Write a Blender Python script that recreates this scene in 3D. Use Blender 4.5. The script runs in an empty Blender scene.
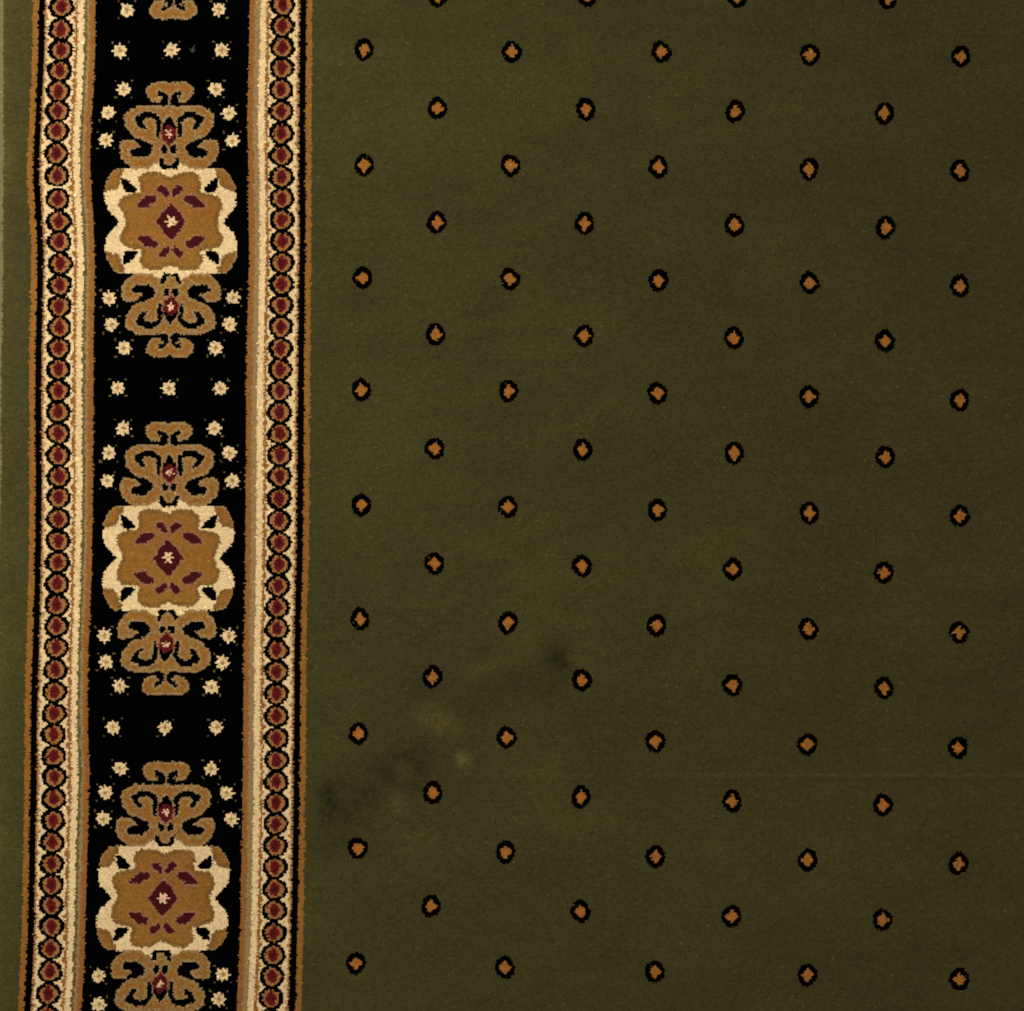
import bpy, math
import numpy as np

# ------------------------------------------------------------------ scene, camera, light
S = bpy.context.scene
COL = S.collection
W, H = 1024, 1011
MM = 0.001                                    # one pixel of the photograph is one millimetre of carpet


def X(px): return (np.asarray(px) - 512.0) * MM
def Y(py): return (505.5 - np.asarray(py)) * MM


TOP = 0.010                                   # height of the pile above the floor

cam = bpy.data.cameras.new('camera')
cam_o = bpy.data.objects.new('camera', cam)
COL.objects.link(cam_o)
CAM_H = 2.4
cam.sensor_width = 36.0
cam.lens = 36.0 * CAM_H / (W * MM)
cam.clip_start = 0.05
cam.clip_end = 50
cam_o.location = (0, 0, CAM_H + TOP)
S.camera = cam_o

world = bpy.data.worlds.new('World')
S.world = world
world.use_nodes = True
world.node_tree.nodes['Background'].inputs['Color'].default_value = (1.0, 0.97, 0.92, 1)
world.node_tree.nodes['Background'].inputs['Strength'].default_value = 0.22


def area_light(name, loc, target, size, power, col):
    d = bpy.data.lights.new(name, 'AREA')
    d.shape = 'RECTANGLE'
    d.size, d.size_y = size
    d.energy = power
    d.color = col
    o = bpy.data.objects.new(name, d)
    COL.objects.link(o)
    o.location = loc
    v = [loc[i] - target[i] for i in range(3)]
    o.rotation_euler = (math.atan2(math.hypot(v[0], v[1]), v[2]), 0, math.atan2(v[1], v[0]) + math.pi / 2)
    return o


area_light('softbox', (-1.25, 0.7, 1.25), (-0.4, 0, 0), (0.8, 0.6), 27.0, (1.0, 0.96, 0.90))
area_light('overhead_fill', (0.3, -0.6, 2.9), (0.0, 0, 0), (1.4, 1.4), 23.0, (1.0, 0.97, 0.93))  # unseen soft fill from above, balancing the softbox

S.view_settings.view_transform = 'Standard'
S.view_settings.look = 'None'
S.view_settings.exposure = 0.0
S.view_settings.gamma = 1.0
S.render.engine = 'CYCLES'
S.cycles.filter_width = 1.8                    # a slightly soft lens
S.render.resolution_x, S.render.resolution_y = W, H

rng = np.random.default_rng(7)

# ------------------------------------------------------------------ measured course of the border
def table(pairs):
    a = np.array(pairs, float)
    return lambda y: np.interp(y, a[:, 0], a[:, 1])


LEFT_OUT = table([(-90, 35), (0, 33.1), (60, 32), (100, 30.4), (150, 27.9), (178, 26.8), (200, 28.5), (222, 30.4), (250, 31.4),
                  (300, 31), (350, 29.6), (400, 29.1), (450, 29.3), (550, 28.7), (600, 28.0), (650, 26.4), (700, 25),
                  (745, 24.6), (800, 24), (850, 23.2), (890, 22.7), (950, 21.0), (1000, 18.8), (1100, 14)])
LEFT_IN = table([(-90, 97), (0, 95.4), (50, 95), (100, 93), (120, 91.2), (150, 90), (178, 90.5), (222, 93.5), (250, 94.4),
                 (270, 95), (350, 93.7), (400, 93.4), (450, 93), (500, 92.5), (550, 91.7), (600, 90.5), (650, 88.3),
                 (700, 87.6), (745, 88.2), (770, 89.6), (800, 88.6), (850, 87.2), (900, 86), (950, 84.6), (1000, 81.9),
                 (1100, 77)])
RIGHT_IN = table([(-90, 251), (0, 249.9), (50, 249.1), (100, 247.7), (120, 247.1), (150, 248.2), (200, 248.6), (250, 249.1),
                  (300, 248.2), (350, 247.1), (400, 246.3), (450, 246), (500, 245.7), (550, 245.3), (600, 244.8),
                  (650, 243.8), (750, 243.3), (780, 243), (850, 241.8), (900, 240.8), (950, 239.6), (1000, 237), (1100, 233)])
RIGHT_OUT = table([(-90, 313), (0, 312.2), (100, 311.5), (250, 311.3), (350, 310.2), (450, 309.8), (550, 309.0),
                   (600, 307.3), (650, 306.4), (750, 306.0), (800, 305.3), (870, 304.4), (1000, 301.8), (1100, 298)])
MID = table([(-117, 175), (0, 174), (50, 171), (89, 169.6), (140, 169.0), (160, 169.1), (190, 170.3), (221, 171.2), (300, 171.2),
             (348, 169.8), (388, 169), (428, 168.7), (474, 169.4), (515, 168.5), (558, 168), (600, 168), (635, 166.7),
             (662, 165), (686, 165.6), (727, 164.7), (768, 166.3), (819, 165.6), (860, 164.4), (898, 162.9), (935, 161.7),
             (972, 160.7), (1000, 160), (1100, 157)])

LEFT_ROUNDELS = [(61.5, 6.7), (60.8, 29.2), (60.8, 50), (59.6, 70.5), (58.3, 91.2), (57.6, 110.8), (56.6, 130.8), (56.4, 153.3),
                 (57.1, 175.6), (57.8, 199.3), (58.8, 221.6), (59.6, 241.8), (60.6, 263.6), (60, 285.1), (59.6, 306.4),
                 (59.4, 327.4), (58.8, 348.2), (58.6, 369.3), (58.3, 390.7), (58.1, 412), (57.9, 433.4), (58.1, 455.2),
                 (58.5, 476.3), (58.3, 497.3), (58, 519), (57.8, 541), (57.2, 562.3), (57.0, 583.6), (56.5, 604.8),
                 (56.3, 626.1), (55.9, 647.6), (55.3, 669.6), (54.4, 691.5), (53.9, 713.5), (53.4, 734.6), (53.5, 756.0),
                 (54.2, 777), (53.7, 798.7), (52.9, 820.5), (52.1, 842.2), (51.7, 863.7), (51.3, 884.9), (51.2, 905.3),
                 (51.2, 926.5), (50.3, 948.8), (50.0, 971.6), (48.4, 994), (47.4, 1015.6)]
RIGHT_ROUNDELS = [(282.6, 4.6), (282.2, 25.8), (282.3, 47), (281.8, 67.8), (281.1, 89.2), (281.2, 111.2), (281.4, 133.3),
                  (281.4, 155), (281.6, 177), (281.9, 198.3), (282.1, 219.8), (282.3, 241.4), (282, 262.9), (281.6, 284.3),
                  (281.3, 305.2), (280.8, 326.9), (280.4, 348.5), (280, 369.6), (279.8, 390.8), (279.7, 412.2),
                  (279.7, 433.5), (279.7, 455), (279.6, 476.2), (279.3, 498.4), (279.1, 520.6), (278.9, 542.6),
                  (278.7, 564.4), (278.2, 585.8), (277.4, 607.3), (277.1, 628.6), (276.9, 649.9), (276.7, 671.6),
                  (276.6, 693.8), (276.6, 715.9), (276.6, 738), (276.6, 760), (276.4, 781.7), (276.2, 802.8),
                  (275.8, 824), (275.3, 845.8), (275.1, 867.4), (275, 889), (274.6, 910.4), (274, 932.6), (273.2, 955),
                  (272.2, 976.3), (271.2, 998), (270.2, 1019.5)]


def extend(lst, ylo=-88, yhi=1098):
    out = list(lst)
    while out[0][1] - 21.3 > ylo: out.insert(0, (out[0][0] + .3, out[0][1] - 21.3))
    while out[-1][1] + 21.6 < yhi: out.append((out[-1][0] - 1.0, out[-1][1] + 21.6))
    return out


LEFT_ROUNDELS = extend(LEFT_ROUNDELS)
RIGHT_ROUNDELS = extend(RIGHT_ROUNDELS)

DIAMONDS = [
    (364, 49.5), (511.8, 52), (661, 52), (810, 55), (961, 56.5),
    (364, 165), (510.5, 165.5), (658.5, 167), (809, 169), (960, 171),
    (362.5, 278), (510, 279), (658.5, 280.5), (809.5, 283), (960, 286),
    (361.5, 390), (508.5, 391), (657.5, 393), (809, 396.5), (960, 400),
    (361.5, 505), (508, 507), (657.5, 510), (809.5, 513), (960, 516),
    (360, 619), (508, 622.5), (656.5, 625.5), (808.5, 629), (959.5, 632.5),
    (358.5, 733.5), (506.5, 737.5), (655.5, 741), (807.5, 744.5), (958.5, 748),
    (358, 848), (505.5, 852), (655.5, 856.5), (807.5, 860), (958.5, 863.5),
    (356, 963), (505, 967.5), (655, 971.5), (807.5, 975), (959.5, 979.5),
    (438, -4), (587, -4), (737, -3), (887.5, -2),
    (437.5, 108.5), (585.5, 109.5), (735, 111.5), (884.5, 113.5),
    (437, 222.5), (584.5, 223.5), (734.5, 225.5), (885.5, 227.5),
    (435.5, 334.5), (584, 336), (734, 338), (885, 341),
    (435, 448.5), (583, 450), (734, 453), (885.5, 457),
    (434.5, 563.5), (582, 566), (732.5, 569), (884, 572.5),
    (432.5, 677), (582, 680.5), (732.5, 685), (884, 688),
    (432.5, 792.5), (581, 797), (732, 801), (883, 805),
    (431, 906), (580.5, 911), (731.5, 916), (882.5, 920)]

MEDALLIONS = [(-117, 137, 136), (222, 139.6, 135), (557.9, 135.8, 137.2), (898, 136, 137)]   # centre y, reach up, reach down
STARS = [(127, 10), (219, 9.5), (120, 50.5), (171.3, 50), (222, 50),
         (123.6, 89.5), (215.8, 89), (108, 112.5), (228.8, 113.4), (105.6, 140), (232.2, 140.6),
         (109.5, 298.6), (233, 297.5), (111.6, 324.8), (229.5, 324.5), (124, 348.3), (215.5, 348),
         (117.9, 388), (169, 388.5), (220.5, 388.5),
         (123, 428.3), (214.5, 428.5), (108.9, 453), (229.3, 453), (107.2, 480.5), (232.3, 480.5),
         (104, 635.5), (229, 636), (105.8, 662), (222.5, 662.5), (120, 686), (211.5, 687),
         (112.7, 727.5), (165.3, 727.5), (216.5, 727.5),
         (120, 768.5), (211.5, 769), (105.3, 792.5), (226.5, 793), (103.3, 819), (231.5, 819),
         (98.4, 975.9), (223, 974), (98.8, 1004.4), (219, 999)]

# quarter of the medallion: (distance from its axis, height above its centre)
BODY = [(0, -1), (52, -1), (53, .8), (58, 6.5), (63.7, 12.2), (66.2, 18.6), (66.9, 24.3), (66.5, 30), (66.3, 36), (63.7, 41.5),
        (60.4, 48.0), (57.6, 51.4), (54.5, 53.4), (40, 53.8), (20.9, 53.8), (18.1, 56.3), (11.7, 59.5), (9.3, 60), (7, 54.4), (0, 54.4)]
LOBE = [(57, 53.8), (46.5, 53.8), (46.6, 47.8), (49.4, 44.9), (50.6, 38.5), (54.4, 32.8), (62.3, 31.0), (67.5, 29.6), (67.5, 36),
        (64, 42), (60.6, 49)]
LEAF_BLACK = [(49.0, 44.6), (44.6, 43.2), (41.6, 41.0), (38.6, 38.6), (35.2, 34.6), (33.9, 31.6), (36, 30.0), (41.5, 29.6), (46.4, 30.6), (48.6, 35.5)]
CORE = [(0, -1), (47.4, -1), (48, 4), (50.2, 8.6), (52.8, 14.3), (53, 19), (51, 23.2), (47, 26.6), (40.9, 28.6), (31, 29.4),
        (30, 31.4), (31.6, 35), (32, 40), (30.9, 44.9), (28.4, 48.0), (24.5, 50.2), (19.5, 50.6), (9.5, 50.2), (7.2, 47.8), (3, 46.8), (0, 44.6)]
HEART = [(0, 18.2), (1.6, 17.9), (3.4, 15.7), (6.9, 12.2), (10.5, 7.4), (11.6, 4.3), (14.8, 1.4), (14.8, -1), (0, -1)]
LEAF_A = [(35, 16.2), (30.9, 20.9), (25.2, 26.3), (16, 26.3), (13.9, 22.8), (16, 19.8), (20.9, 17.9), (22.4, 14.5), (33.8, 15.0)]
LEAF_B = [(13.3, 34.2), (8.8, 37.3), (6, 35.9), (2.2, 31.4), (1.2, 28.5), (3.6, 24.7), (8.1, 28.3), (12.4, 31.9)]
SCROLL = [(0, 118), (3, 117.4), (6.6, 115.4), (13.7, 117), (27.3, 117), (33, 116.9), (35.8, 115.2), (40.8, 112.8), (45.1, 109.3),
          (45.9, 104.3), (45, 101), (45.1, 95.7), (40.8, 91.4), (38, 87.4), (33, 83.8), (27.3, 82.7), (21.6, 80), (17.3, 77.8),
          (16.0, 72.1), (20.2, 68.4), (23, 65), (36.5, 65.3), (40.1, 70.7), (37.6, 73.1), (30.8, 74.6), (28.4, 75.2), (32.3, 79),
          (35.8, 82.3), (45.1, 83), (49.6, 80.9), (50.6, 76.4), (50.3, 69.3), (47.9, 62.9), (42.9, 57.9), (38.9, 55.2),
          (38.9, 53.2), (20.9, 53.2), (18.1, 56), (11.7, 59.2), (9.5, 60), (6, 56), (0, 56)]
HOLE = [(36, 105), (33, 107.3), (28, 108.7), (26.6, 110.9), (16.6, 110.9), (10.2, 105.4), (8.2, 101.4), (9.8, 84.8), (12.9, 85.4),
        (13.6, 92.9), (13.2, 99.6), (15.2, 103.2), (19.4, 104.6), (25.1, 103.9), (28.0, 100.7), (25.1, 97.1), (23.3, 93.2),
        (28.7, 93.5), (31.9, 97.5), (34.6, 101.2)]
CROWN = [(0, 138.8), (1.2, 138.8), (2.4, 140.5), (17.3, 140.5), (20.9, 137.3), (24.1, 135.6), (23.9, 129.2), (20.9, 124.2),
         (18, 121.2), (10.2, 120.4), (9.3, 123.5), (10.9, 126.3), (12.5, 130.8), (10.2, 132), (6.6, 130.5), (3.1, 128),
         (1.2, 125.6), (1.2, 117), (0, 117)]
HOOK = [(9.5, 127), (7.0, 126.2), (7.2, 123.8), (9.8, 124)]
CUP = [(10.4, 64.6), (6.6, 64.0), (5.0, 58.8), (2.6, 57.0), (.8, 55.8), (.8, 53.0), (7.4, 52.8), (10, 57.2)]
WEDGE = [(7, 77.6), (3.3, 77.0), (.6, 73.0), (2.6, 69.3), (6.4, 68.6), (8, 73.5)]
CAP = [(0, 106.6), (1.2, 105.6), (3.8, 102.9), (4.7, 99.9), (8.0, 96.1), (6.8, 92.6), (4.8, 93.8), (3, 96.4), (0, 97.4)]
SEED = [(0, 100.4), (4.2, 98.5), (7.0, 95), (7.9, 88.5), (6.5, 82.8), (2.6, 79.0), (0, 76)]

# ------------------------------------------------------------------ the grid of knots
P = 1.5                                       # knot pitch in mm
XS = np.arange(-7.5, 1130 + P, P)              # corners, x (photo millimetres)
YS = np.arange(-88, 1098 + P, P)
NX, NY = len(XS) - 1, len(YS) - 1
CX, CY = np.meshgrid(XS[:-1] + P / 2, YS[:-1] + P / 2)
_lr, _rr = np.array(LEFT_ROUNDELS), np.array(RIGHT_ROUNDELS)


def wander(x, y):                              # the warp threads follow the crooked course of the border
    y0 = np.asarray(y)[:, 0]
    out = np.empty(x.shape)
    k = np.ones(len(y0))
    dst = np.stack([-60 * k, 0 * k, LEFT_OUT(y0), np.interp(y0, _lr[:, 1], _lr[:, 0]), LEFT_IN(y0), RIGHT_IN(y0),
                    np.interp(y0, _rr[:, 1], _rr[:, 0]), RIGHT_OUT(y0), 420 * k, 2000 * k], 1)
    src = [-60, 0, 30, 58.5, 93, 247.5, 280.5, 310.5, 420, 2000]
    for j in range(len(y0)):
        out[j] = np.interp(x[j], src, dst[j])
    return out


CX = wander(CX, CY)
SX = CX + rng.uniform(-.42, .42, CX.shape) * P          # where each knot samples the design: uneven edges
_b = rng.uniform(-.5, .5, (CX.shape[0], CX.shape[1] // 3 + 1)) * P       # neighbouring ends of one weft row slip together
SLIP = np.repeat(_b, 3, axis=1)[:, :CX.shape[1]]
SY = CY + rng.uniform(-.34, .34, CX.shape) * P

YARNS = ['green', 'black', 'gold', 'taupe', 'cream', 'red', 'wine', 'olive', 'tan', 'amber', 'rose', 'lint', 'umber', 'ash', 'orange', 'blush']
YI = {n: i for i, n in enumerate(YARNS)}
yarn = np.full(CX.shape, YI['green'], np.int8)
PART_FIELD, PART_MARGIN, PART_LEFT, PART_RIGHT, PART_BAND, PART_OFF = range(6)
part = np.full(CX.shape, PART_FIELD, np.int8)
sub = np.zeros(CX.shape, np.int32)             # 0 = the part itself, otherwise 1 + index of the woven motif
motifs = []                                    # (name, parent part)


def smooth_noise(x, y, scale, seed):
    r = np.random.default_rng(seed)
    n = int(3400 / scale) + 4
    g = r.uniform(-1, 1, (n, n))
    fx = (x + 120) / scale; fy = (y + 120) / scale
    i = np.clip(fx.astype(int), 0, n - 2); j = np.clip(fy.astype(int), 0, n - 2)
    tx = np.clip(fx - i, 0, 1); ty = np.clip(fy - j, 0, 1)
    tx = tx * tx * (3 - 2 * tx); ty = ty * ty * (3 - 2 * ty)
    return (g[j, i] * (1 - tx) + g[j, i + 1] * tx) * (1 - ty) + (g[j + 1, i] * (1 - tx) + g[j + 1, i + 1] * tx) * ty


def inside(poly, x, y):
    r = np.zeros(x.shape, bool)
    n = len(poly)
    for i in range(n):
        x0, y0 = poly[i]
        x1, y1 = poly[(i + 1) % n]
        if y0 == y1: continue
        c = ((y0 > y) != (y1 > y)) & (x < (x1 - x0) * (y - y0) / (y1 - y0) + x0)
        r ^= c
    return r


SX += SLIP
lo, li, ri, ro = LEFT_OUT(SY), LEFT_IN(SY), RIGHT_IN(SY), RIGHT_OUT(SY)
lr = np.array(LEFT_ROUNDELS); rr = np.array(RIGHT_ROUNDELS)
lc = np.interp(SY, lr[:, 1], lr[:, 0]); rc = np.interp(SY, rr[:, 1], rr[:, 0])
part[SX < lo] = PART_MARGIN
part[(SX >= lo) & (SX < li)] = PART_LEFT
part[(SX >= ri) & (SX < ro)] = PART_RIGHT
part[(SX >= li) & (SX < ri)] = PART_BAND
EDGE = table([(-90, 3.4), (40, 3.0), (90, 3.2), (200, 3.0), (320, 2.4), (380, 1.0), (500, .3), (560, -2.5), (1100, -3)])


def weave_guard(mask, u, cy_list, has_olive):
    gap = np.abs((np.interp(SY, cy_list, np.arange(len(cy_list))) % 1.0) - 0.5)        # 0 = between two roundels
    bulge = np.clip(1 - gap / .16, 0, 1)
    c = np.full(u.shape, YI['cream'], np.int8)
    c[u < 5.7] = YI['gold']
    c[(u >= 5.7) & (u < 12.5)] = YI['black']
    c[(u >= 12.5) & (u < 14.3 + 2.6 * bulge)] = YI['tan']
    line = (u >= 43.2 - 2.4 * bulge) & (u < 46)
    c[line] = YI['amber']
    c[line & (u > 45) & (rng.random(u.shape) < .3)] = YI['ash']
    c[(u >= 14.0) & (u < 15.2) & (rng.random(u.shape) < .5)] = YI['ash']
    c[(u >= 46) & (u < 47.2) & (rng.random(u.shape) < .3)] = YI['ash']
    c[(u >= 52.2) & (u < 55)] = YI['olive'] if has_olive else YI['taupe']
    c[(u >= 55) & (u < 57.6)] = YI['taupe']
    c[u >= 57.6] = YI['amber']
    yarn[mask] = c[mask]


m = part == PART_LEFT
u = np.where(SX < lc, (SX - lo) / (lc - lo) * 29.3, 29.3 + (SX - lc) / (li - lc) * 33.7)
weave_guard(m, u, lr[:, 1], True)
m = part == PART_RIGHT
u = np.where(SX > rc, (ro - SX) / (ro - rc) * 29.8, 29.8 + (rc - SX) / (rc - ri) * 33.2)
weave_guard(m, u, rr[:, 1], False)
yarn[part == PART_BAND] = YI['black']


SX -= SLIP


def window(cx, cy, rx, ry):
    i0 = max(int((cx - rx - XS[0]) / P) - 10, 0); i1 = min(int((cx + rx - XS[0]) / P) + 12, NX)
    j0 = max(int((cy - ry - YS[0]) / P), 0); j1 = min(int((cy + ry - YS[0]) / P) + 2, NY)
    return (slice(j0, j1), slice(i0, i1))


def put(win, mask, name):
    yarn[win][mask] = YI[name]


def new_motif(name, parent, win, mask):
    motifs.append((name, parent))
    sub[win][mask] = len(motifs)


for lst, pt in ((LEFT_ROUNDELS, PART_LEFT), (RIGHT_ROUNDELS, PART_RIGHT)):
    for cx, cy in lst:
        w = window(cx, cy, 15, 14)
        dx, dy = SX[w] - cx, SY[w] - cy
        wob = 1 + .05 * np.sin(3 * np.arctan2(dy, dx) + rng.uniform(0, 6))
        ring = (np.abs(dx) / 12.9) ** 2.0 + (np.abs(dy) / 11.7) ** 2.0 < wob
        inner = (np.abs(dx) / 9.2) ** 1.7 + (np.abs(dy) / 9.1) ** 1.7 < wob
        red = (np.abs(dx) / 5.5) ** 1.5 + (np.abs(dy) / 7.4) ** 1.5 < wob
        ring &= part[w] == pt
        put(w, ring, 'black'); put(w, inner, 'tan'); put(w, red, 'red'); put(w, ((np.abs(dx) / 3.0) ** 1.5 + (np.abs(dy) / 4.4) ** 1.5 < 1) & (rng.random(red.shape) < .75), 'wine')
        rim = inner & ~((np.abs(dx) / 7.7) ** 1.7 + (np.abs(dy) / 7.7) ** 1.7 < wob)
        put(w, rim & (rng.random(rim.shape) < .35), 'gold'); put(w, rim & (dx + dy < 0) & (rng.random(rim.shape) < .45), 'black')
        new_motif('roundel', pt, w, ring)

def tri_star(dx, dy, r_in, r_out, n, rot):
    a = np.arctan2(dy, dx) + rot
    t = np.abs(((a * n / (2 * np.pi)) % 1) - .5) * 2
    return np.hypot(dx, dy) < r_in + (r_out - r_in) * t ** 1.5

for k, (cx, cy) in enumerate(DIAMONDS):
    w = window(cx, cy, 13, 14)
    dx, dy = SX[w] - cx, SY[w] - cy
    a = np.arctan2(dy, dx)
    wob = 1 + .04 * np.sin(2 * a + rng.uniform(0, 6)) + .05 * np.sin(3 * a + rng.uniform(0, 6))
    dx = dx + rng.uniform(-.07, .07) * dy
    oval = (np.abs(dx) / 10.1) ** 1.8 + (np.abs(dy) / 11.7) ** 1.8 < wob
    gold = (np.abs(dx) / 6.5) ** .95 + (np.abs(dy) / 7.4) ** .95 < wob
    put(w, oval, 'black'); put(w, gold, 'orange')
    rim = gold & ~((np.abs(dx) / 5.5) ** .95 + (np.abs(dy) / 6.2) ** .95 < wob)
    put(w, rim & (rng.random(rim.shape) < .5), 'gold')
    put(w, rim & (dx + dy < 1) & (rng.random(rim.shape) < .35), 'tan')
    put(w, rim & (dx + dy < 0) & (rng.random(rim.shape) < .3), 'black')
    new_motif('diamond_spot', PART_FIELD, w, oval)

for cy0, up, dn in MEDALLIONS:
    w = window(170, cy0, 78, 148)
    mx = MID(SY[w])
    uu = np.abs(SX[w] + .7 * SLIP[w] - mx)
    uu = uu * 1.013 + .2
    vv = np.where(SY[w] < cy0, (cy0 - SY[w]) * 140.3 / up, (SY[w] - cy0) * 140.3 / dn)
    I = lambda poly: inside(poly, uu, vv)
    mask = I(BODY) | I(SCROLL) | I(CROWN) | I(HOOK)
    put(w, I(CROWN) | I(HOOK), 'gold')
    hole = I(HOLE)
    put(w, I(SCROLL) & ~hole, 'gold')
    put(w, hole, 'black')
    put(w, I(BODY) & ~(I(SCROLL) & ~hole), 'cream')
    put(w, I(LOBE) & I(BODY), 'gold')
    wx = 1.1 * smooth_noise(SX[w], SY[w], 9, 61); wy = 1.1 * smooth_noise(SX[w], SY[w], 9, 62)
    put(w, inside(CORE, np.abs(uu + wx), vv + wy), 'gold')
    put(w, I(LEAF_BLACK) | I(CUP) | I(WEDGE), 'black')
    put(w, I(CAP), 'black')
    put(w, (uu / 5.4) ** 2 + ((vv - 63.6) / 5.9) ** 2 < 1, 'gold')
    # outline of the gold shapes in a greyer yarn, one knot wide
    y = yarn[w].copy()
    g = y == YI['gold']
    e = np.zeros(g.shape, bool)
    e[1:] |= ~g[:-1]; e[:-1] |= ~g[1:]; e[:, 1:] |= ~g[:, :-1]; e[:, :-1] |= ~g[:, 1:]
    put(w, g & e & mask, 'taupe')
    e2 = e.copy()
    e2[1:] |= e[:-1]; e2[:-1] |= e[1:]; e2[:, 1:] |= e[:, :-1]; e2[:, :-1] |= e[:, 1:]
    put(w, g & e2 & ~e & mask & (vv > 53) & (rng.random(g.shape) < .6), 'taupe')
    put(w, g & ~e & I(SCROLL) & (vv > 60) & (rng.random(g.shape) < .16), 'taupe')
    cr = y == YI['cream']
    c2 = cr.copy()
    for _ in range(3):
        t = c2.copy()
        c2[1:] |= t[:-1]; c2[:-1] |= t[1:]; c2[:, 1:] |= t[:, :-1]; c2[:, :-1] |= t[:, 1:]
    put(w, g & c2 & ~(e & (rng.random(g.shape) < .4)) & (vv < 53) & (rng.random(g.shape) < .8), 'umber')
    reds = I(SEED) & ~I(CAP)
    wine = I(HEART) | I(LEAF_A) | I(LEAF_B)
    halo = reds | wine
    h2 = halo.copy()
    h2[1:] |= halo[:-1]; h2[:-1] |= halo[1:]; h2[:, 1:] |= halo[:, :-1]; h2[:, :-1] |= halo[:, 1:]
    h3 = h2.copy()
    h3[1:] |= h2[:-1]; h3[:-1] |= h2[1:]; h3[:, 1:] |= h2[:, :-1]; h3[:, :-1] |= h2[:, 1:]
    put(w, h3 & ~h2 & g & (rng.random(g.shape) < .35), 'rose')
    put(w, h2 & ~halo & g, 'rose')
    put(w, reds, 'wine'); put(w, reds & (rng.random(reds.shape) < .5), 'red'); put(w, wine, 'wine')
    sx = SX[w] - mx
    sy = vv * np.where(SY[w] < cy0, -1, 1)
    fl = tri_star(sx, sy, 3.0, 7.2, 6, math.pi / 6 + math.pi / 2)
    put(w, fl, 'blush'); put(w, fl & (rng.random(fl.shape) < .5), 'cream'); put(w, np.hypot(sx, sy) < 1.4, 'ash')
    f2 = tri_star(sx, vv - 88.4, 2.3, 5.0, 5, .3)
    put(w, f2, 'blush'); put(w, f2 & (rng.random(f2.shape) < .25), 'rose')
    new_motif('medallion', PART_BAND, w, mask | hole)

for cx, cy in STARS:
    w = window(cx, cy, 14, 14)
    dx, dy = SX[w] - cx, SY[w] - cy
    st = tri_star(dx, dy, 5.3, 7.9, 8, rng.uniform(-.1, .1)) & (part[w] == PART_BAND)
    put(w, st, 'cream')
    core = ((np.abs(dx) < .9) | (np.abs(dy) < .9)) & (np.hypot(dx, dy) < 4) | (np.hypot(dx, dy) < 2)
    put(w, core, 'ash'); put(w, np.hypot(dx, dy) < 1.7, 'taupe')
    dots = np.zeros(dx.shape, bool)
    for sx_ in (-1, 1):
        for sy_ in (-1, 1):
            dots |= np.hypot(dx - 8.3 * sx_, dy - 8.3 * sy_) < .95
    dots &= (yarn[w] == YI['black'])
    put(w, dots, 'olive')
    new_motif('star_flower', PART_BAND, w, st | dots)

# ------------------------------------------------------------------ relief of the laid carpet
def g2(x, y, cx, cy, sx, sy, rot=0.0):
    c, s = math.cos(rot), math.sin(rot)
    a = (x - cx) * c + (y - cy) * s
    b = -(x - cx) * s + (y - cy) * c
    return np.exp(-.5 * ((a / sx) ** 2 + (b / sy) ** 2))


def relief(x, y):
    z = 1.6 * smooth_noise(x, y, 210, 1) + .45 * smooth_noise(x, y, 70, 2) + .10 * smooth_noise(x, y, 22, 3)
    z += .9 * np.tanh((y - 776) / 5) * np.clip((x - 520) / 300, 0, 1) * .5           # faint fold line
    z += 0.5 * g2(x, y, 440, 722, 22, 9, .6) + .6 * g2(x, y, 404, 772, 9, 7) + .5 * g2(x, y, 464, 760, 8, 8)
    z -= .8 * g2(x, y, 0, 186, 14, 7)
    d = np.clip(EDGE(y) + 2.5 - x, 0, None)
    z -= .10 * d ** 2                                                               # the pile rolls over at the left edge
    return z


def fbm(x, y, seed):
    return .5 * smooth_noise(x, y, 60, seed) + .3 * smooth_noise(x, y, 28, seed + 1) + .2 * smooth_noise(x, y, 12, seed + 2)


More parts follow.
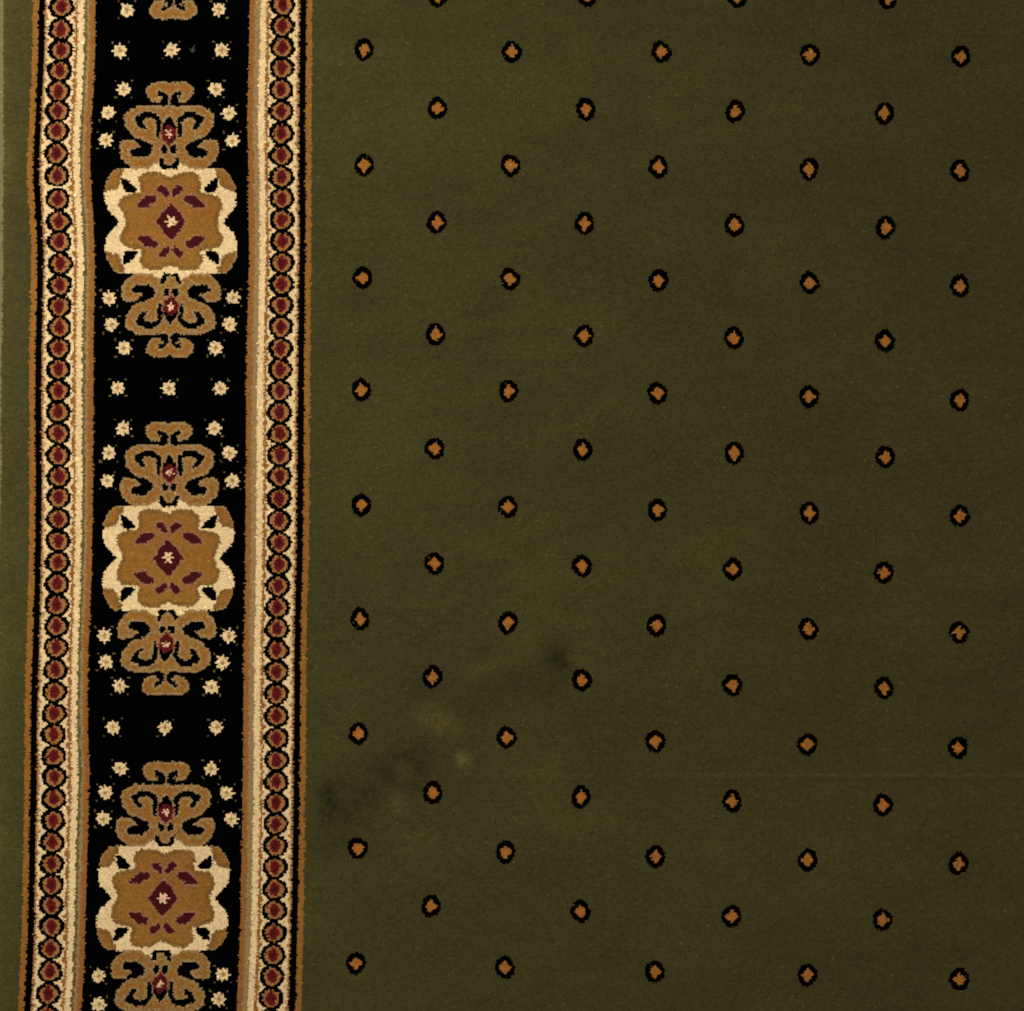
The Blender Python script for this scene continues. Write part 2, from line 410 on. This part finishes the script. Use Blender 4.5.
def smudge_light(x, y):                                # smudges, wear and painted light: positive darkens, negative lightens
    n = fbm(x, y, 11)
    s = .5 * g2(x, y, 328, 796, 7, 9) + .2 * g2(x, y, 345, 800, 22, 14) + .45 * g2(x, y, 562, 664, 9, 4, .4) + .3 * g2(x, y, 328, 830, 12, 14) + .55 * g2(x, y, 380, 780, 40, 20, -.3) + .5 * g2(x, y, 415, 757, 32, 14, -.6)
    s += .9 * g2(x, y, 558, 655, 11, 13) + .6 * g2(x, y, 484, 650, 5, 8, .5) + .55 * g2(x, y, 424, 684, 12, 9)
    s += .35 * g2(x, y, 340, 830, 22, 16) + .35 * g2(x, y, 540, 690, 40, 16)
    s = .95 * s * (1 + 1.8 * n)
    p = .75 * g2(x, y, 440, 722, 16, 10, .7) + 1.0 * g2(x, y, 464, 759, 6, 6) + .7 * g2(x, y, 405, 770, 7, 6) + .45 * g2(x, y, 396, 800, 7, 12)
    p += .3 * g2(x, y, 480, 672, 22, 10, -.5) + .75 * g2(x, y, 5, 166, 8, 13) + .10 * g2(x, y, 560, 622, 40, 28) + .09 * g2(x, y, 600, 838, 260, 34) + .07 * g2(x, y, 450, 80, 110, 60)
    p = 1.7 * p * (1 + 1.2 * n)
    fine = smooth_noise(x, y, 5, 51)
    lines = .55 * g2(x, y, 900, 775.5, 150, 1.3) + .25 * g2(x, y, 700, 774, 120, 1.2) - .12 * g2(x, y, 620, 190, 160, 14) - .10 * g2(x, y, 700, 700, 200, 22) - .3 * g2(x, y, 900, 779, 140, 1.6)  # fold's lit and shaded sides painted into the colour, plus broad darker bands
    pale = .62 * np.exp(-np.clip(x, 0, None) / 11) * (1 + .5 * n) + .10 * (x < 31)  # left margin lightened toward the edge: side light painted into the colour
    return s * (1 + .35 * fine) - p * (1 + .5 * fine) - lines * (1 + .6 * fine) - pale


# ------------------------------------------------------------------ materials
def lin(c):
    return tuple(((v / 255) / 12.92 if v / 255 <= .04045 else ((v / 255 + .055) / 1.055) ** 2.4) for v in c)


COLOURS = {'green': (61, 57, 26), 'black': (2, 2, 3), 'gold': (136, 90, 35), 'taupe': (142, 114, 72), 'cream': (216, 187, 136),
           'red': (94, 18, 14), 'wine': (62, 9, 14), 'olive': (92, 80, 38), 'tan': (146, 101, 56), 'amber': (135, 88, 40),
           'rose': (140, 94, 66), 'lint': (108, 102, 66), 'umber': (114, 80, 36), 'ash': (186, 148, 98), 'orange': (152, 94, 35), 'blush': (226, 176, 142)}  # lint is the paler yarn of the left edge strip


def node(nt, kind, **kw):
    n = nt.nodes.new(kind)
    for k, v in kw.items(): setattr(n, k, v)
    return n


def yarn_material(name, rgb):
    m = bpy.data.materials.new(name + '_yarn')
    m.use_nodes = True
    nt = m.node_tree
    b = nt.nodes['Principled BSDF']
    c = lin(rgb)
    L = nt.links.new
    b.inputs['Roughness'].default_value = .92
    b.inputs['Specular IOR Level'].default_value = .12 if name != 'black' else .0
    b.inputs['Sheen Weight'].default_value = .12 if name not in ('black', 'red', 'wine') else .0
    b.inputs['Sheen Roughness'].default_value = .5
    b.inputs['Sheen Tint'].default_value = (*[min(1, v * 3 + .2) for v in c], 1)
    tc = node(nt, 'ShaderNodeTexCoord')
    mp = node(nt, 'ShaderNodeMapping')
    mp.inputs['Scale'].default_value = (170, 420, 170)          # weft streaks
    L(tc.outputs['Object'], mp.inputs['Vector'])
    n1 = node(nt, 'ShaderNodeTexNoise'); n1.inputs['Scale'].default_value = 1.0; n1.inputs['Detail'].default_value = 3
    L(mp.outputs[0], n1.inputs['Vector'])
    n2 = node(nt, 'ShaderNodeTexNoise'); n2.inputs['Scale'].default_value = 7.0; n2.inputs['Detail'].default_value = 4
    L(tc.outputs['Object'], n2.inputs['Vector'])
    at = node(nt, 'ShaderNodeAttribute'); at.attribute_name = 'tuft'
    so = node(nt, 'ShaderNodeAttribute'); so.attribute_name = 'smudge_light'
    # value = tuft tone * streak * broad dye variation * (1 - soil)
    def math_(op, a, bb, clamp=False):
        n = node(nt, 'ShaderNodeMath', operation=op, use_clamp=clamp)
        for i, v in enumerate((a, bb)):
            if isinstance(v, (int, float)): n.inputs[i].default_value = v
            else: L(v, n.inputs[i])
        return n.outputs[0]
    amp = .40 if name == 'green' else .22
    s = math_('MULTIPLY', math_('SUBTRACT', n1.outputs[0], .5), amp * 1.6)
    d = math_('MULTIPLY', math_('SUBTRACT', n2.outputs[0], .5), .34 if name == 'green' else .2)
    v = math_('ADD', math_('ADD', math_('ADD', s, d), 1.0), at.outputs['Fac'])
    if name == 'green':
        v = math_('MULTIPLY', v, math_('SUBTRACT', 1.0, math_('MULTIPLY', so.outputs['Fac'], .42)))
    hsv = node(nt, 'ShaderNodeHueSaturation')
    hsv.inputs['Color'].default_value = (*c, 1)
    hue = math_('ADD', math_('MULTIPLY', math_('SUBTRACT', n2.outputs[0], .5), .022 if name == 'green' else .02), .5)
    L(hue, hsv.inputs['Hue']); L(v, hsv.inputs['Value'])
    L(hsv.outputs[0], b.inputs['Base Color'])
    return m


MATS = [yarn_material(n, COLOURS[n]) for n in YARNS]

# ------------------------------------------------------------------ geometry of the pile
GX, GY = np.meshgrid(XS, YS)
GX = wander(GX, GY)
EX = EDGE(YS)
jx = rng.uniform(-.24, .24, GX.shape) * P
jy = rng.uniform(-.24, .24, GX.shape) * P
jx[0] = jx[-1] = 0; jy[0] = jy[-1] = 0; jx[:, 0] = jx[:, -1] = 0
KX, KY = GX + jx, GY + jy
KZ = relief(KX, KY) + rng.uniform(-.06, .06, GX.shape)
TX = CX + rng.uniform(-.3, .3, CX.shape) * P
TY = CY + rng.uniform(-.3, .3, CX.shape) * P
lift = .34 + .22 * rng.uniform(-1, 1, CX.shape)
lift += .18 * rng.uniform(-1, 1, (NY, 1))                        # weft rows stand a little unevenly
TZ = relief(TX, TY) + lift
tone = rng.normal(0, .10, CX.shape)
fleck = rng.random(CX.shape)
tone += np.where(fleck < .006, .4, 0) + np.where(fleck < .0015, .7, 0) + np.where(fleck > .995, -.25, 0)
tone[yarn == YI['black']] *= .6
tone[yarn == YI['black']] += np.where(fleck[yarn == YI['black']] < .012, 1.5, 0)
SMUDGE_LIGHT = smudge_light(CX, CY) + .34 * fbm(CX, CY * 2.2, 31) + .12 * smooth_noise(CX * 1.2, CY * 2.4, 7, 41)
# ragged strip of paler yarn (keyed as lint) down the left edge
yarn[CX + rng.uniform(-.9, .9, CX.shape) < EDGE(CY)] = YI['lint']

corner_index = np.arange((NY + 1) * (NX + 1)).reshape(NY + 1, NX + 1)
NCORN = corner_index.size
apex_index = NCORN + np.arange(NY * NX).reshape(NY, NX)
V = np.zeros((NCORN + NY * NX, 3), np.float32)
V[:NCORN, 0] = X(KX).ravel(); V[:NCORN, 1] = Y(KY).ravel(); V[:NCORN, 2] = (TOP + KZ * MM).ravel()
V[NCORN:, 0] = X(TX).ravel(); V[NCORN:, 1] = Y(TY).ravel(); V[NCORN:, 2] = (TOP + TZ * MM).ravel()


def pile_object(name, mask, parent, origin=None):
    j, i = np.nonzero(mask)
    a, b = corner_index[j, i], corner_index[j, i + 1]
    c, d = corner_index[j + 1, i + 1], corner_index[j + 1, i]
    t = apex_index[j, i]
    tri = np.stack([np.stack([b, a, t], 1), np.stack([c, b, t], 1), np.stack([d, c, t], 1), np.stack([a, d, t], 1)], 1).reshape(-1, 3)
    uniq, inv = np.unique(tri, return_inverse=True)
    co = V[uniq].copy()
    if origin is not None:
        co -= np.array(origin, np.float32)
    me = bpy.data.meshes.new(name)
    nf = len(tri)
    me.vertices.add(len(co)); me.vertices.foreach_set('co', co.ravel())
    me.loops.add(nf * 3); me.loops.foreach_set('vertex_index', inv.astype(np.int32).ravel())
    me.polygons.add(nf)
    me.polygons.foreach_set('loop_start', np.arange(0, nf * 3, 3, dtype=np.int32))
    me.polygons.foreach_set('loop_total', np.full(nf, 3, np.int32))
    yc = yarn[j, i]
    used = np.unique(yc)
    slot = np.zeros(len(YARNS), np.int32)
    for k, q in enumerate(used):
        me.materials.append(MATS[q]); slot[q] = k
    me.polygons.foreach_set('material_index', np.repeat(slot[yc], 4).astype(np.int32))
    at = me.attributes.new('tuft', 'FLOAT', 'FACE')
    at.data.foreach_set('value', np.repeat(tone[j, i], 4).astype(np.float32))
    at = me.attributes.new('smudge_light', 'FLOAT', 'FACE')
    at.data.foreach_set('value', np.repeat(SMUDGE_LIGHT[j, i], 4).astype(np.float32))
    me.update()
    me.validate()
    o = bpy.data.objects.new(name, me)
    COL.objects.link(o)
    o.parent = parent
    if origin is not None: o.location = origin
    return o


# ------------------------------------------------------------------ floor
def box(name, x0, x1, y0, y1, z0, z1, mat, parent=None):
    v = [(x, y, z) for z in (z0, z1) for y in (y0, y1) for x in (x0, x1)]
    f = [(0, 2, 3, 1), (4, 5, 7, 6), (0, 1, 5, 4), (2, 6, 7, 3), (0, 4, 6, 2), (1, 3, 7, 5)]
    me = bpy.data.meshes.new(name); me.from_pydata(v, [], f); me.materials.append(mat); me.update()
    o = bpy.data.objects.new(name, me); COL.objects.link(o); o.parent = parent
    return o


def plain(name, rgb, rough=.8, scale=30):
    m = bpy.data.materials.new(name); m.use_nodes = True
    nt = m.node_tree; b = nt.nodes['Principled BSDF']
    n = nt.nodes.new('ShaderNodeTexNoise'); n.inputs['Scale'].default_value = scale; n.inputs['Detail'].default_value = 6
    r = nt.nodes.new('ShaderNodeValToRGB')
    c = lin(rgb)
    r.color_ramp.elements[0].color = (*[v * .75 for v in c], 1); r.color_ramp.elements[1].color = (*[v * 1.2 for v in c], 1)
    tc = nt.nodes.new('ShaderNodeTexCoord')
    nt.links.new(tc.outputs['Object'], n.inputs['Vector'])
    nt.links.new(n.outputs[0], r.inputs[0]); nt.links.new(r.outputs[0], b.inputs['Base Color'])
    b.inputs['Roughness'].default_value = rough
    return m


floor = box('floor', -2.5, 2.5, -2.5, 2.5, -.05, 0, plain('floor_concrete', (120, 116, 108)))
floor['kind'] = 'structure'

# ------------------------------------------------------------------ the carpet
carpet = bpy.data.objects.new('carpet', None)
COL.objects.link(carpet)
carpet['label'] = 'olive green carpet dotted with small diamonds, black border of gold medallions down its left side'
carpet['category'] = 'carpet'

box('backing', float(X(2)), float(X(XS[-1] - 2)), float(Y(YS[-1] - 2)), float(Y(YS[0] + 2)), .0005, .0065,
    plain('jute_backing', (150, 130, 95), .95, 400), carpet)

NAMES = {PART_FIELD: ('green_field', 'plain olive pile field dotted with small diamonds'),
         PART_MARGIN: ('green_margin', 'narrow plain olive strip along the left edge'),
         PART_LEFT: ('guard_stripe', 'left striped band with a chain of red-centred roundels'),
         PART_RIGHT: ('guard_stripe', 'right striped band with a chain of red-centred roundels'),
         PART_BAND: ('border_band', 'black band with gold medallions and cream star flowers')}
parents = {}
for pid, (nm, lab) in NAMES.items():
    mk = (part == pid) & (sub == 0)
    # a motif's stray knots that fall outside its own band stay with the motif
    o = pile_object(nm, mk, carpet)
    o['label'] = lab
    parents[pid] = o

order = np.argsort(sub, axis=None, kind='stable')
flat = sub.ravel()[order]
starts = np.searchsorted(flat, np.arange(1, len(motifs) + 2))
for k, (nm, pid) in enumerate(motifs):
    ids = order[starts[k]:starts[k + 1]]
    if len(ids) == 0: continue
    mk = np.zeros(sub.size, bool); mk[ids] = True
    mk = mk.reshape(sub.shape)
    j, i = np.nonzero(mk)
    org = (float(X(CX[j, i].mean())), float(Y(CY[j, i].mean())), TOP)
    pile_object(nm, mk, parents[pid], org)

# loose fibres lying on the pile, too many to count
def loose_fibres(n):
    r = np.random.default_rng(5)
    v, f, k = [], [], 0
    for _ in range(n):
        x, y = r.uniform(318, 1120), r.uniform(-80, 1090)
        if r.random() < .04: x = r.uniform(5, 24)
        a = r.uniform(0, 2 * math.pi); L = r.uniform(.9, 2.8); w = r.uniform(.14, .3); bend = r.uniform(-.9, .9)
        px, py = x, y
        seg = 4
        for q in range(seg + 1):
            z = TOP + (float(relief(np.array([px]), np.array([py]))[0]) + .62 + .25 * math.sin(q * 1.3)) * MM
            nx, ny = -math.sin(a), math.cos(a)
            v.append((float(X(px + nx * w)), float(Y(py + ny * w)), z)); v.append((float(X(px - nx * w)), float(Y(py - ny * w)), z))
            if q < seg: f.append((k + 2 * q, k + 2 * q + 1, k + 2 * q + 3, k + 2 * q + 2))
            px += math.cos(a) * L / seg; py += math.sin(a) * L / seg; a += bend / seg
        k += 2 * (seg + 1)
    me = bpy.data.meshes.new('loose_fibres'); me.from_pydata(v, [], f); me.materials.append(FIBRE); me.update()
    o = bpy.data.objects.new('loose_fibres', me); COL.objects.link(o); o.parent = parents[PART_FIELD]
    o['kind'] = 'stuff'


FIBRE = yarn_material('pale_olive', (92, 86, 50))
loose_fibres(4000)


def lint_speck():                               # a wisp of grey fluff caught on the black band
    v, f, k = [], [], 0
    r = np.random.default_rng(3)
    for _ in range(9):
        x, y = 193 + r.normal(0, .7), 50 + r.normal(0, 1.0)
        a = -1.0 + r.normal(0, .5); n = 5; L = r.uniform(3, 6); w = .22
        x -= math.cos(a) * L / 2; y -= math.sin(a) * L / 2
        zb = float(relief(np.array([x]), np.array([y]))[0]) + .75
        for q in range(n + 1):
            z = TOP + (zb + .35 * math.sin(q * .7)) * MM
            nx, ny = -math.sin(a) * w, math.cos(a) * w
            for dx, dy, dz in ((nx, ny, 0), (-nx, -ny, 0), (0, 0, w * MM * 1.4)):
                v.append((float(X(x + dx)), float(Y(y + dy)), z + dz))
            if q < n:
                for e in range(3):
                    g = (e + 1) % 3
                    f.append((k + 3 * q + e, k + 3 * q + g, k + 3 * q + 3 + g, k + 3 * q + 3 + e))
            x += math.cos(a) * L / n; y += math.sin(a) * L / n; a += r.normal(0, .25)
        k += 3 * (n + 1)
    me = bpy.data.meshes.new('lint_wisp'); me.from_pydata(v, [], f); me.materials.append(plain('grey_fluff', (96, 92, 84))); me.update()
    o = bpy.data.objects.new('lint_wisp', me); COL.objects.link(o)
    o['label'] = 'tiny grey wisp of lint lying on the black border band near the top'
    o['category'] = 'lint'


lint_speck()
